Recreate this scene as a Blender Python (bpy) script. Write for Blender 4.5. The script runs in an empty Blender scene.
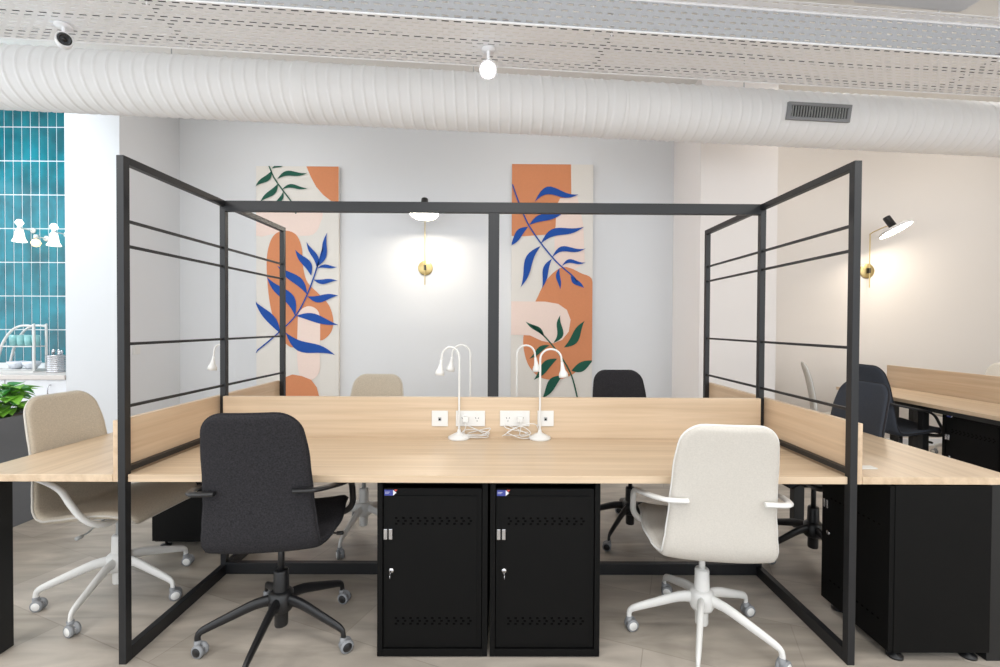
import bpy, bmesh, math, random
from mathutils import Vector, Matrix
random.seed(7)
S = bpy.context.scene
C = S.collection
PI = math.pi
# ------------------------------------------------------------------ camera
F = 455.07
CAM = Vector((0, 0, 1.3861))
yaw, pitch, roll = 0.0056, 0.0126, 0.0054
PX0, PY0 = 504.92, 330.87
fw = Vector((math.sin(yaw) * math.cos(pitch), math.cos(yaw) * math.cos(pitch), -math.sin(pitch)))
r0 = Vector((math.cos(yaw), -math.sin(yaw), 0)); u0 = r0.cross(fw)
rt = r0 * math.cos(roll) + u0 * math.sin(roll); up = u0 * math.cos(roll) - r0 * math.sin(roll)
cd = bpy.data.cameras.new('camera'); cam = bpy.data.objects.new('camera', cd); C.objects.link(cam)
cd.sensor_width = 36; cd.lens = 36 * F / 1000; cd.clip_start = .05
cd.shift_x = -(PX0 - 500) / 1000; cd.shift_y = (PY0 - 333.5) / 1000
cam.matrix_world = Matrix(((rt.x, up.x, -fw.x, CAM.x), (rt.y, up.y, -fw.y, CAM.y), (rt.z, up.z, -fw.z, CAM.z), (0, 0, 0, 1)))
S.camera = cam
def ray(x, y): return fw * F + rt * (x - PX0) + up * (PY0 - y)
def P(x, y, Y):
    d = ray(x, y); return CAM + d * (Y / d.y)
def ratio(x, y=250):
    d = ray(x, y); return d.x / d.y
def G(x, y, z):
    d = ray(x, y); return CAM + d * ((z - CAM.z) / d.z)
# ------------------------------------------------------------------ materials
def lin(c):
    return tuple(((v / 255) / 12.92 if v / 255 <= .04045 else ((v / 255 + .055) / 1.055) ** 2.4) for v in c) + (1,)
def mat(name, rgb, rough=.6, metal=0, noise=0, nscale=20, bump=0, bscale=200, emit=None, estr=0, spec=.5):
    m = bpy.data.materials.new(name); m.use_nodes = True; nt = m.node_tree; b = nt.nodes['Principled BSDF']
    b.inputs['Base Color'].default_value = lin(rgb); b.inputs['Roughness'].default_value = rough
    b.inputs['Metallic'].default_value = metal; b.inputs['Specular IOR Level'].default_value = spec
    tc = nt.nodes.new('ShaderNodeTexCoord')
    n = nt.nodes.new('ShaderNodeTexNoise'); n.inputs['Scale'].default_value = nscale; n.inputs['Detail'].default_value = 4
    nt.links.new(tc.outputs['Object'], n.inputs['Vector'])
    mx = nt.nodes.new('ShaderNodeMix'); mx.data_type = 'RGBA'
    k = noise if noise else .02
    c = lin(rgb)
    mx.inputs['A'].default_value = tuple(v * (1 - k) for v in c[:3]) + (1,)
    mx.inputs['B'].default_value = tuple(min(1, v * (1 + k)) for v in c[:3]) + (1,)
    nt.links.new(n.outputs['Fac'], mx.inputs['Factor']); nt.links.new(mx.outputs['Result'], b.inputs['Base Color'])
    if bump:
        n2 = nt.nodes.new('ShaderNodeTexNoise'); n2.inputs['Scale'].default_value = bscale
        nt.links.new(tc.outputs['Object'], n2.inputs['Vector'])
        bp = nt.nodes.new('ShaderNodeBump'); bp.inputs['Strength'].default_value = bump; bp.inputs['Distance'].default_value = .004
        nt.links.new(n2.outputs['Fac'], bp.inputs['Height']); nt.links.new(bp.outputs['Normal'], b.inputs['Normal'])
    if emit:
        b.inputs['Emission Color'].default_value = lin(emit); b.inputs['Emission Strength'].default_value = estr
    return m
def fabric(name, rgb, k=.25):
    m = mat(name, rgb, .95, 0, k, 170, .5, 700, spec=.2)
    return m
def wood(name, axis, base=(214, 191, 163), dark=(194, 169, 140), rough=.34):
    m = bpy.data.materials.new(name); m.use_nodes = True; nt = m.node_tree; b = nt.nodes['Principled BSDF']
    tc = nt.nodes.new('ShaderNodeTexCoord'); mp = nt.nodes.new('ShaderNodeMapping')
    sc = [14, 14, 14]; sc[axis] = .55
    mp.inputs['Scale'].default_value = sc; nt.links.new(tc.outputs['Object'], mp.inputs['Vector'])
    n = nt.nodes.new('ShaderNodeTexNoise'); n.inputs['Scale'].default_value = 1.6; n.inputs['Detail'].default_value = 8; n.inputs['Distortion'].default_value = .5
    nt.links.new(mp.outputs[0], n.inputs['Vector'])
    r = nt.nodes.new('ShaderNodeValToRGB'); e = r.color_ramp.elements
    e[0].position = .3; e[0].color = lin(dark); e[1].position = .66; e[1].color = lin(base)
    nt.links.new(n.outputs['Fac'], r.inputs[0])
    mp2 = nt.nodes.new('ShaderNodeMapping'); s2 = [90, 90, 90]; s2[axis] = 2.2
    mp2.inputs['Scale'].default_value = s2; nt.links.new(tc.outputs['Object'], mp2.inputs['Vector'])
    n2 = nt.nodes.new('ShaderNodeTexNoise'); n2.inputs['Scale'].default_value = 1; n2.inputs['Detail'].default_value = 3
    nt.links.new(mp2.outputs[0], n2.inputs['Vector'])
    mx = nt.nodes.new('ShaderNodeMix'); mx.data_type = 'RGBA'; mx.blend_type = 'MULTIPLY'
    mr = nt.nodes.new('ShaderNodeMapRange'); mr.inputs['To Min'].default_value = .86; mr.inputs['To Max'].default_value = 1.08
    nt.links.new(n2.outputs['Fac'], mr.inputs['Value'])
    cb = nt.nodes.new('ShaderNodeCombineColor')
    for i in range(3): nt.links.new(mr.outputs[0], cb.inputs[i])
    mx.inputs['Factor'].default_value = 1
    nt.links.new(r.outputs[0], mx.inputs['A']); nt.links.new(cb.outputs[0], mx.inputs['B'])
    nt.links.new(mx.outputs['Result'], b.inputs['Base Color']); b.inputs['Roughness'].default_value = rough
    return m
M = {}
M['black'] = mat('black powder coated steel', (16, 17, 18), .5)
M['frame'] = mat('charcoal frame steel', (21, 22, 25), .45)
M['locker'] = mat('black locker enamel', (7, 7, 7), .6, spec=.16)
M['slot'] = mat('locker slot shadow black', (2, 2, 2), .9, spec=.05)
M['blackplastic'] = mat('black plastic', (24, 24, 26), .4)
M['tyre'] = mat('grey caster tyre', (135, 137, 140), .5)
M['whiteplastic'] = mat('white plastic', (221, 220, 217), .35)
M['greyplastic'] = mat('grey plastic', (168, 170, 170), .4)
M['steel'] = mat('brushed steel', (200, 200, 203), .25, 1)
M['brass'] = mat('brass', (214, 192, 136), .38, 1)
M['beige'] = fabric('beige wool', (190, 179, 162))
M['cream'] = fabric('cream wool', (204, 199, 191), .12)
M['charcoal'] = fabric('charcoal wool', (45, 44, 47), .8)
M['navy'] = fabric('dark blue grey wool', (60, 64, 72), .25)
M['paintwhite'] = mat('white wall paint', (220, 221, 223), .8, 0, .012, 2, .12, 260)
M['paintwarm'] = mat('warm white wall paint', (225, 218, 211), .8, 0, .012, 2, .12, 260)
M['paintpier'] = mat('soft white pier paint', (236, 230, 226), .8, 0, .012, 2, .12, 260)
M['ceil'] = mat('ceiling paint', (236, 234, 230), .85, 0, .012, 2)
M['ductwhite'] = mat('painted white duct', (246, 246, 247), .5, 0, .01, 5)
M['traywhite'] = mat('painted tray steel', (247, 247, 249), .5)
M['trayshade'] = mat('tray steel in painted shade', (176, 177, 180), .6)  # shade on the tray's near side, put into the colour as darker grey
M['acgrey'] = mat('pale grey sheet metal', (226, 227, 230), .5)
M['cable'] = mat('dark cable sheath', (70, 70, 74), .6)
M['vent'] = mat('grey vent metal', (140, 142, 145), .5)
M['dark'] = mat('dark void', (28, 28, 30), .8)
M['planter'] = mat('dark grey planter', (104, 107, 112), .6, 0, .08, 8)
M['soil'] = mat('soil', (60, 45, 33), .95, 0, .3, 60, .6, 60)
M['leaf'] = mat('bright green leaf', (128, 196, 66), .4, 0, .35, 12)
M['leafdark'] = mat('deep green leaf', (58, 140, 52), .4, 0, .3, 12)
M['stem'] = mat('green stem', (90, 130, 60), .6)
M['counter'] = mat('pale counter laminate', (214, 206, 200), .4, 0, .05, 30)
M['cupboard'] = mat('white cupboard paint', (236, 238, 242), .45)
M['canvas'] = mat('off white canvas', (226, 221, 214), .9, 0, .03, 60, .3, 500)
M['orange'] = mat('terracotta paint', (212, 138, 96), .85, 0, .05, 40, .2, 400)
M['pink'] = mat('pale pink paint', (238, 216, 205), .85, 0, .03, 40)
M['blue'] = mat('cobalt paint', (14, 74, 160), .8, 0, .1, 30)
M['green'] = mat('bottle green paint', (16, 84, 66), .8, 0, .1, 30)
M['cup'] = mat('pale teal glass', (150, 205, 205), .2)
M['china'] = mat('white china', (225, 230, 238), .25)
M['bulbwarm'] = mat('lit lamp diffuser', (255, 250, 240), .4, emit=(255, 244, 226), estr=58)
M['bulb'] = mat('lit spot lens', (255, 255, 250), .4, emit=(255, 250, 240), estr=60)
M['pendant'] = mat('lit pendant glass', (255, 250, 240), .3, emit=(255, 246, 228), estr=1.6)
M['pendantdim'] = mat('dim amber pendant glass', (240, 215, 170), .3, emit=(255, 220, 160), estr=1.6)
M['lens'] = mat('dark lens', (18, 18, 20), .15)
M['stickerblue'] = mat('sticker blue', (60, 70, 150), .5)
M['stickerred'] = mat('sticker red', (200, 70, 60), .5)
M['stickerwhite'] = mat('sticker white', (230, 230, 235), .5)
M['woodx'] = wood('light oak laminate', 0)
M['woody'] = wood('light oak laminate lengthways', 1)
M['woodp'] = wood('oak panel laminate', 1, (214, 189, 160), (196, 168, 138))
# tile wall
m = bpy.data.materials.new('teal glazed tile'); m.use_nodes = True; nt = m.node_tree; b = nt.nodes['Principled BSDF']
tc = nt.nodes.new('ShaderNodeTexCoord'); n = nt.nodes.new('ShaderNodeTexNoise'); n.inputs['Scale'].default_value = 3.5; n.inputs['Detail'].default_value = 3
nt.links.new(tc.outputs['Object'], n.inputs['Vector'])
r = nt.nodes.new('ShaderNodeValToRGB'); e = r.color_ramp.elements
e[0].position = .35; e[0].color = lin((2, 92, 104)); e[1].position = .7; e[1].color = lin((12, 132, 148))
nt.links.new(n.outputs['Fac'], r.inputs[0]); nt.links.new(r.outputs[0], b.inputs['Base Color'])
b.inputs['Roughness'].default_value = .12
M['tile'] = m
M['grout'] = mat('white grout', (232, 238, 240), .8)
# floor
m = bpy.data.materials.new('grey beige plank floor'); m.use_nodes = True; nt = m.node_tree; b = nt.nodes['Principled BSDF']
tc = nt.nodes.new('ShaderNodeTexCoord')
mp = nt.nodes.new('ShaderNodeMapping'); mp.inputs['Rotation'].default_value = (0, 0, .38); nt.links.new(tc.outputs['Object'], mp.inputs['Vector'])
br = nt.nodes.new('ShaderNodeTexBrick'); br.inputs['Scale'].default_value = 1; br.inputs['Brick Width'].default_value = 1.25; br.inputs['Row Height'].default_value = .42
br.inputs['Mortar Size'].default_value = .0025; br.inputs['Color1'].default_value = lin((188, 179, 168)); br.inputs['Color2'].default_value = lin((172, 163, 151)); br.inputs['Mortar'].default_value = lin((164, 155, 144))
nt.links.new(mp.outputs[0], br.inputs['Vector'])
mp2 = nt.nodes.new('ShaderNodeMapping'); mp2.inputs['Rotation'].default_value = (0, 0, .38); mp2.inputs['Scale'].default_value = (1.1, 5.5, 1); nt.links.new(tc.outputs['Object'], mp2.inputs['Vector'])
n = nt.nodes.new('ShaderNodeTexNoise'); n.inputs['Scale'].default_value = 1.7; n.inputs['Detail'].default_value = 7; n.inputs['Distortion'].default_value = .8
nt.links.new(mp2.outputs[0], n.inputs['Vector'])
mr = nt.nodes.new('ShaderNodeMapRange'); mr.inputs['From Min'].default_value = .25; mr.inputs['From Max'].default_value = .75; mr.inputs['To Min'].default_value = .58; mr.inputs['To Max'].default_value = 1.16
nt.links.new(n.outputs['Fac'], mr.inputs['Value']); cb = nt.nodes.new('ShaderNodeCombineColor')
for i in range(3): nt.links.new(mr.outputs[0], cb.inputs[i])
mx = nt.nodes.new('ShaderNodeMix'); mx.data_type = 'RGBA'; mx.blend_type = 'MULTIPLY'; mx.inputs['Factor'].default_value = 1
nt.links.new(br.outputs['Color'], mx.inputs['A']); nt.links.new(cb.outputs[0], mx.inputs['B']); nt.links.new(mx.outputs['Result'], b.inputs['Base Color'])
b.inputs['Roughness'].default_value = .42
M['floor'] = m
# ------------------------------------------------------------------ mesh builder
class MB:
    def __init__(s): s.v = []; s.f = []; s.mi = []; s.sm = []; s.m = 0
    def add(s, vs, fs, smooth=False):
        o = len(s.v); s.v += [tuple(v) for v in vs]
        for f in fs: s.f.append(tuple(o + i for i in f)); s.mi.append(s.m); s.sm.append(smooth)
        return s
    def box(s, x0, x1, y0, y1, z0, z1):
        vs = [(x, y, z) for z in (z0, z1) for y in (y0, y1) for x in (x0, x1)]
        return s.add(vs, [(0, 2, 3, 1), (4, 5, 7, 6), (0, 1, 5, 4), (2, 6, 7, 3), (0, 4, 6, 2), (1, 3, 7, 5)])
    def obox(s, c, ax, ay, az):          # oriented box, half axes
        c, ax, ay, az = map(Vector, (c, ax, ay, az))
        vs = [c + ax * i + ay * j + az * k for k in (-1, 1) for j in (-1, 1) for i in (-1, 1)]
        return s.add(vs, [(0, 2, 3, 1), (4, 5, 7, 6), (0, 1, 5, 4), (2, 6, 7, 3), (0, 4, 6, 2), (1, 3, 7, 5)])
    def tube(s, pts, rad, n=10, flat=1.0, cap=True, side=None):
        pts = [Vector(p) for p in pts]; rings = []
        R = rad if isinstance(rad, (list, tuple)) else [rad] * len(pts)
        prev = None
        for i, p in enumerate(pts):
            t = (pts[min(i + 1, len(pts) - 1)] - pts[max(i - 1, 0)]).normalized()
            if prev is None:
                a = Vector(side) if side else (Vector((0, 0, 1)) if abs(t.z) < .9 else Vector((1, 0, 0)))
            else: a = prev
            a = (a - t * a.dot(t)).normalized(); prev = a; bb = t.cross(a)
            rings.append([p + (a * math.cos(2 * PI * k / n) + bb * math.sin(2 * PI * k / n) * flat) * R[i] for k in range(n)])
        vs = [v for r in rings for v in r]; fs = []
        for i in range(len(pts) - 1):
            for k in range(n):
                k2 = (k + 1) % n; fs.append((i * n + k, i * n + k2, (i + 1) * n + k2, (i + 1) * n + k))
        s.add(vs, fs, True)
        if cap: s.add(rings[0], [tuple(range(n))[::-1]]); s.add(rings[-1], [tuple(range(n))])
        return s
    def lathe(s, prof, c=(0, 0, 0), axis=(0, 0, 1), n=24):   # prof: (r, h)
        ax = Vector(axis).normalized(); a = ax.orthogonal().normalized(); bb = ax.cross(a); c = Vector(c)
        vs = []; fs = []
        for r_, h in prof:
            for k in range(n): vs.append(c + ax * h + (a * math.cos(2 * PI * k / n) + bb * math.sin(2 * PI * k / n)) * max(r_, 1e-4))
        for i in range(len(prof) - 1):
            for k in range(n): k2 = (k + 1) % n; fs.append((i * n + k, i * n + k2, (i + 1) * n + k2, (i + 1) * n + k))
        s.add(vs, fs, True)
        if prof[0][0] > .001: s.add(vs[:n], [tuple(range(n))[::-1]])
        if prof[-1][0] > .001: s.add(vs[-n:], [tuple(range(n))])
        return s
    def build(s, name, mats, parent=None, bevel=0, loc=None):
        """top level: origin moved to the base of the shape; child: loc = the root's world place"""
        if not isinstance(mats, (list, tuple)): mats = [mats]
        me = bpy.data.meshes.new(name); off = Vector((0, 0, 0))
        o = bpy.data.objects.new(name, me); C.objects.link(o)
        vs = [Vector(v) for v in s.v]
        if parent is None:
            xs = [v.x for v in vs]; ys = [v.y for v in vs]; zs = [v.z for v in vs]
            off = Vector(((min(xs) + max(xs)) / 2, (min(ys) + max(ys)) / 2, min(zs))); o.location = off
        else:
            o.parent = parent
            if loc is not None: off = Vector(loc)
            elif 'w' in parent: off = Vector(parent['w'])
        me.from_pydata([v - off for v in vs], [], s.f)
        for mt in mats: me.materials.append(M[mt])
        for p, mi, sm in zip(me.polygons, s.mi, s.sm): p.material_index = mi; p.use_smooth = sm
        me.validate(); me.update()
        if bevel:
            md = o.modifiers.new('bevel', 'BEVEL'); md.width = bevel; md.segments = 2; md.limit_method = 'ANGLE'; md.harden_normals = False
        ORG[o.name] = off
        return o
ORG = {}
def tag(o, label=None, cat=None, group=None, kind=None):
    if label: o['label'] = label
    if cat: o['category'] = cat
    if group: o['group'] = group
    if kind: o['kind'] = kind
    return o
def thing(name, label, cat, loc=(0, 0, 0), rz=0, group=None):
    o = bpy.data.objects.new(name, None); C.objects.link(o); o.location = loc; o.rotation_euler = (0, 0, rz); o.empty_display_size = .1
    return tag(o, label, cat, group)
def dup(root, loc, rz, label=None, group=None, swap=None):
    r = root.copy(); C.objects.link(r); r.location = loc; r.rotation_euler = (0, 0, rz)
    if label: r['label'] = label
    if group: r['group'] = group
    for ch in list(root.children):
        c = ch.copy(); C.objects.link(c); c.parent = r
        for g in list(ch.children):
            d = g.copy(); C.objects.link(d); d.parent = c
    return r
def struct(mb, name, mats, bevel=0, label=None):
    o = mb.build(name, mats, bevel=bevel); o['kind'] = 'structure'
    if label: o['label'] = label
    return o
def arc(pts, n=6):     # Catmull-Rom resample
    p = [Vector(q) for q in pts]; out = []
    for i in range(len(p) - 1):
        a = p[max(i - 1, 0)]; b = p[i]; c = p[i + 1]; d = p[min(i + 2, len(p) - 1)]
        for k in range(n):
            t = k / n
            out.append(.5 * ((2 * b) + (c - a) * t + (2 * a - 5 * b + 4 * c - d) * t * t + (3 * b - a - 3 * c + d) * t ** 3))
    out.append(p[-1]); return out
# ------------------------------------------------------------------ the room
YW = 5.31; ZC = 3.9
XL, XR, YB = -6.6, 7.2, -3.2
xcol = P(180, 300, YW).x                 # left pier, side face
Ycl = xcol / ratio(120)
xcl0 = ratio(65) * Ycl
struct(MB().box(XL, XR, YB, YW + .2, -.1, 0), 'floor', 'floor')
struct(MB().box(XL, XR, YB, YW + .2, ZC, ZC + .1), 'ceiling', 'ceil')
xrc = ratio(673) * YW                    # right pier, side face
Ycr = xrc / ratio(700)
xrc1 = ratio(777) * Ycr
struct(MB().box(xcol, xrc1 - .1, YW, YW + .15, 0, ZC), 'wall_back', 'paintwhite')
struct(MB().box(xrc1 - .1, XR, YW, YW + .15, 0, ZC), 'wall_back_right', 'paintwarm')
struct(MB().box(xcl0, xcol, Ycl, YW + .15, 0, ZC), 'wall_pier_left', 'paintwhite', .003)
struct(MB().box(xrc, xrc1, Ycr, YW, 0, ZC), 'wall_pier_right', 'paintpier', .003)
struct(MB().box(XR, XR + .15, YB, YW, 0, ZC), 'wall_right', 'paintwarm')
YK = 5.17
struct(MB().box(XL, xcl0, YK + .02, YW + .15, 0, ZC), 'wall_kitchen', 'grout')
# left wall with two tall window openings out of view
w = MB(); w.box(XL - .15, XL, YB, 5.4, 3.3, ZC); w.box(XL - .15, XL, YB, 5.4, 0, .25)
for a, b_ in ((YB, -2.9), (.6, 1.0), (4.4, 5.4)): w.box(XL - .15, XL, a, b_, .25, 3.3)
struct(w, 'wall_left', 'paintwhite')
struct(MB().box(xcol + .001, xrc - .001, YW - .014, YW, 0, .08), 'baseboard_back', 'cupboard')
struct(MB().box(xrc1 + .001, XR - .001, YW - .014, YW, 0, .08), 'baseboard_right', 'cupboard')
# tile cladding
t = MB(); t.box(XL, xcl0 - .002, YK + .006, YK + .019, .8, 3.88)
tp = P(60, 200, YK).x - P(51.3, 200, YK).x; th = P(0, 200, YK).z - P(0, 233.8, YK).z
x0 = P(4.5, 200, YK).x; z0 = P(30, 127, YK).z
t.m = 1
i = -24
while x0 + tp * i < xcl0:
    for j in range(-8, 9):
        a = x0 + tp * i; zz = z0 + th * j
        bx1 = min(a + tp - .006, xcl0 - .003)
        if a > XL and bx1 - a > .01 and .8 < zz < 3.84: t.box(a + .006, bx1, YK, YK + .007, zz + .006, min(zz + th, 3.88) - .006)
    i += 1
o = struct(t, 'trim_1', ['grout', 'tile'], label='teal glazed stack-bond wall tiles')
# plates on the pier's side face
def side_plate():
    Y = xcol / ratio(136, 350); z = P(136, 350, Y).z
    pb = MB().box(xcol, xcol + .01, Y - .045, Y + .045, z - .045, z + .045)
    q = pb.build('light_switch', 'whiteplastic', bevel=.002); tag(q, 'white square light switch on the side of the left wall pier', 'switch')
    MB().box(xcol + .01, xcol + .014, Y - .018, Y + .018, z - .03, z + .03).build('rocker', 'whiteplastic', q, .001, loc=ORG[q.name])
side_plate()
# ------------------------------------------------------------------ partition frame
FX0, FX1 = -1.55, 1.45          # outer faces
Y1, Y2, Y3 = 1.838, 2.5045, 3.1734   # near faces of the near, middle and far posts
T = .03; ZT = 2.0594
fr = thing('partition_frame', 'black steel partition frame standing around the shared desks', 'partition frame', (-.03, Y2, 0)); fr['w'] = (-.03, Y2, 0)
def part(name, mb, mt, bevel=.0015, p=None): return mb.build(name, mt, p or fr, bevel)
for X0 in (FX0, FX1 - T):
    for Y in (Y1, Y2, Y3): part('post', MB().box(X0, X0 + T, Y, Y + T, 0, ZT - (0 if Y == Y1 else T)), 'frame')
    part('top_rail', MB().box(X0, X0 + T, Y1 + T, Y3 + T, ZT - T, ZT), 'frame')
    part('base_rail', MB().box(X0 - .0, X0 + T, Y1 + T, Y2, 0, .055), 'frame')
    part('base_rail', MB().box(X0 - .0, X0 + T, Y2 + T, Y3, 0, .055), 'frame')
    for z in (1.802, 1.70, 1.301, 1.046):
        for a, b_ in ((Y1, Y2), (Y2, Y3)):
            part('thin_bar', MB().box(X0 + .009, X0 + .021, a + T, b_, z - .006, z + .006), 'frame', .001)
    for a, b_ in ((Y1, Y2), (Y2, Y3)):
        part('desk_level_bar', MB().box(X0 + .003, X0 + .027, a + T, b_, .779, .801), 'frame', .001)
part('cross_beam', MB().box(FX0 + T, FX1 - T, Y2, Y2 + T, ZT - .057, ZT), 'frame')
part('floor_beam', MB().box(FX0 + T, FX1 - T, Y2, Y2 + T, .003, .065), 'frame')
cx = P(493.5, 300, Y2).x
part('centre_post', MB().box(cx - .03, cx + .03, Y2, Y2 + T, .9915, ZT - .057), 'frame')
# ------------------------------------------------------------------ desks
ZD = .771; TH = .03
def desk_top(name, x0, x1, y0, y1, wm, label):
    r_ = thing(name, label, 'desk', ((x0 + x1) / 2, (y0 + y1) / 2, 0)); r_['w'] = tuple(r_.location)
    MB().box(x0, x1, y0, y1, ZD - TH, ZD).build('tabletop', wm, r_, .0015)
    return r_
YF = 1.849
d1 = desk_top('desk', FX0 + T + .002, FX1 - T - .002, YF, Y2 - .028, 'woodx', 'long light oak front desk with four power sockets and two lamps')
d2 = desk_top('desk', FX0 + T + .002, FX1 - T - .002, Y2 + T + .003, Y3 + .0, 'woodx', 'long light oak desk on the far side of the central wooden screen')
for d, a, b_ in ((d1, Y2 - .09, Y2 - .04), (d2, Y2 + .06, Y2 + .11)):
    MB().box(FX0 + T + .002, FX1 - T - .002, a, b_, ZD - TH - .04, ZD - TH).build('support_rail', 'frame', d, .001)
XLd, XRd = -2.19, 2.12
PX = .026
d3 = desk_top('desk', XLd, FX0 - PX - .004, YF, Y3 + .02, 'woody', 'light oak end desk at the left where the beige chair sits')
d4 = desk_top('desk', FX1 + PX + .004, XRd, YF, Y3 + .02, 'woody', 'light oak end desk at the right above the plain black cabinet side')
for d, x0, sg in ((d3, XLd + .03, 1), (d4, XRd - .03 - .07, -1)):
    for y in (YF + .015, Y3 - .06):
        MB().box(x0, x0 + .07, y, y + (.085 if y < 2.5 else .05), 0, ZD - TH).build('leg', 'black', d, .0015)
    xx0, xx1 = (x0 + .07, FX0 - PX - .01) if sg > 0 else (FX1 + PX + .01, x0)
    MB().box(x0 + .01, x0 + .06, YF + .105, Y3 - .065, ZD - TH - .022, ZD - TH).build('support_rail', 'black', d, .001)
# low wooden screens
def screen(x0, x1, y0, y1, wm, label, z0=.741):
    o = MB().box(x0, x1, y0, y1, z0, .991).build('desk_screen', wm, bevel=.0015)
    return tag(o, label, 'desk screen')
s1 = screen(FX0 - PX - .002, FX0 - .001, YF, Y3 + .02, 'woodp', 'low oak screen running along the left side frame beside the left end desk')
s2 = screen(FX1 + .001, FX1 + PX + .002, YF, Y3 + .02, 'woodp', 'low oak screen running along the right side frame beside the right end desk')
s0 = thing('desk_screen', 'long central oak screen carrying the white power sockets', 'desk screen', (-.05, Y2 - .013, .741)); s0['w'] = tuple(s0.location)
MB().box(FX0 + T + .002, FX1 - T - .002, Y2 - .026, Y2 - .001, .741, .991).build('panel', 'woodx', s0, .0015)
ys = Y2 - .026
def plate(x0, x1, wide):
    a = P(x0, 410.5, ys); c = P(x1, 426, ys)
    p = MB().box(a.x, c.x, ys - .009, ys, c.z, a.z).build('socket_plate', 'whiteplastic', s0, .002)
    w0 = a.x; W = c.x - a.x; zm = (a.z + c.z) / 2
    if wide:
        for u in (.27, .73):
            for dx, dz, an in ((-.008, .003, .5), (.008, .003, -.5), (0, -.013, 0)):
                X = w0 + W * u + dx
                MB().obox((X, ys - .0095, zm + dz), (.0012 * math.cos(an), 0, .0012 * math.sin(an)), (0, .0008, 0), (-.004 * math.sin(an), 0, .004 * math.cos(an))).build('pin_slot', 'slot', p, loc=s0['w'])
            MB().box(w0 + W * u - .005, w0 + W * u + .005, ys - .0125, ys - .009, a.z - .016, a.z - .006).build('switch', 'whiteplastic', p, .0006, loc=s0['w'])
    else:
        MB().box(w0 + W / 2 - .009, w0 + W / 2 + .009, ys - .011, ys - .009, zm - .013, zm + .008).build('data_port', 'greyplastic', p, .0006, loc=s0['w'])
        MB().box(w0 + W / 2 - .005, w0 + W / 2 + .005, ys - .0125, ys - .011, zm - .009, zm + .001).build('port_opening', 'slot', p, loc=s0['w'])
    return zm
plate(432, 448, 0); zmid = plate(456, 485, 1); plate(500, 529.5, 1); plate(537.5, 553.5, 0)
# ------------------------------------------------------------------ gooseneck desk lamps
def lamp(x, y, dx, label, hx=.1, top=.49, ang=0, plug=None, cable=None, group=None, dy=0):
    r_ = thing('desk_lamp', label, 'desk lamp', (x, y, ZD), 0, 'gooseneck desk lamps'); r_['w'] = (0, 0, 0)
    MB().lathe([(0, 0), (.057, 0), (.06, .004), (.058, .012), (.03, .026), (.012, .034), (.008, .05), (0, .05)]).build('base', 'whiteplastic', r_)
    s = dx
    H = top - .055
    pts = [(0, 0, .04), (0, 0, H * .5), (0, 0, H)]
    for k in range(1, 12):
        a = PI * k / 12; pts.append((s * hx / 2 * (1 - math.cos(a)), dy * (1 - math.cos(a)) / 2, H + .055 * math.sin(a)))
    pts.append((s * hx * 1.02, dy, H - .02))
    MB().tube(pts, .0055, 10).build('gooseneck', 'whiteplastic', r_)
    hx0 = s * hx * 1.02; d = Vector((s * .12, 0, -1)).normalized()
    h = MB().lathe([(0, 0), (.007, 0), (.009, .02), (.014, .045), (.024, .064), (.025, .082), (.02, .083), (.0, .08)], (hx0, dy, H - .015), d)
    h.build('lamp_head', 'whiteplastic', r_)
    if plug:
        px, pz = plug; lp = Vector((px, ys - .011, pz)) - Vector((x, y, ZD))
        MB().box(lp.x - .015, lp.x + .015, lp.y - .03, lp.y + .0015, lp.z - .014, lp.z + .014).build('plug', 'whiteplastic', r_, .004)
        cp = [lp + Vector((0, -.03, -.005)), lp + Vector((.004, -.04, -.03)), Vector((lp.x + .0, lp.y - .03, .02))]
        rnd = random.Random(int(px * 1000))
        c0 = Vector(cable)
        for k in range(16):
            a = k * 1.25; rr = .028 + .02 * rnd.random()
            cp.append(c0 + Vector((math.cos(a) * rr * (1.6 + .5 * rnd.random()), math.sin(a) * rr * .5, .005 + (.5 + .5 * math.sin(a * .7 + 1)) * .085 * rnd.random() + k * .001)))
        cp.append(Vector((.0, .03, .01))); 
        pts = arc(cp, 5)
        MB().tube(pts, .0022, 6).build('cable', 'whiteplastic', r_)
    return r_
bl = G(459, 438.5, ZD); br_ = G(540, 439.5, ZD)
YLf = bl.y
pz = zmid
px1 = P(466, 418, ys).x; px2 = P(520, 418, ys).x
lamp(bl.x, YLf, -1, 'gooseneck lamp on the front desk, standing in front of the left double socket', .095, .495, plug=(px1, pz), cable=(.095, -.0, 0))
lamp(br_.x, YLf, 1, 'gooseneck lamp on the front desk, bending right across the painted canvas', .115, .487, plug=(px2, pz), cable=(-.12, -.01, 0))
lamp(P(470.4, 370, 2.63).x, 2.63, -1, 'gooseneck lamp behind the central screen, bending left over the front left lamp', .105, .499)
lamp(P(516.8, 370, 2.63).x, 2.63, 1, 'gooseneck lamp behind the central screen, just right of the centre post', .105, .499)
lamp(ratio(224, 340) * 2.72, 2.72, -1, 'gooseneck lamp on the left end desk, mostly hidden by the left frame post', .06, .49)
pq = G(864, 468, ZD)
tag(MB().box(pq.x - .04, pq.x + .045, pq.y - .02, pq.y + .02, ZD, ZD + .006).build('card', 'whiteplastic', bevel=.002), 'small flat white card lying on the right end desk', 'card')
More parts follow.
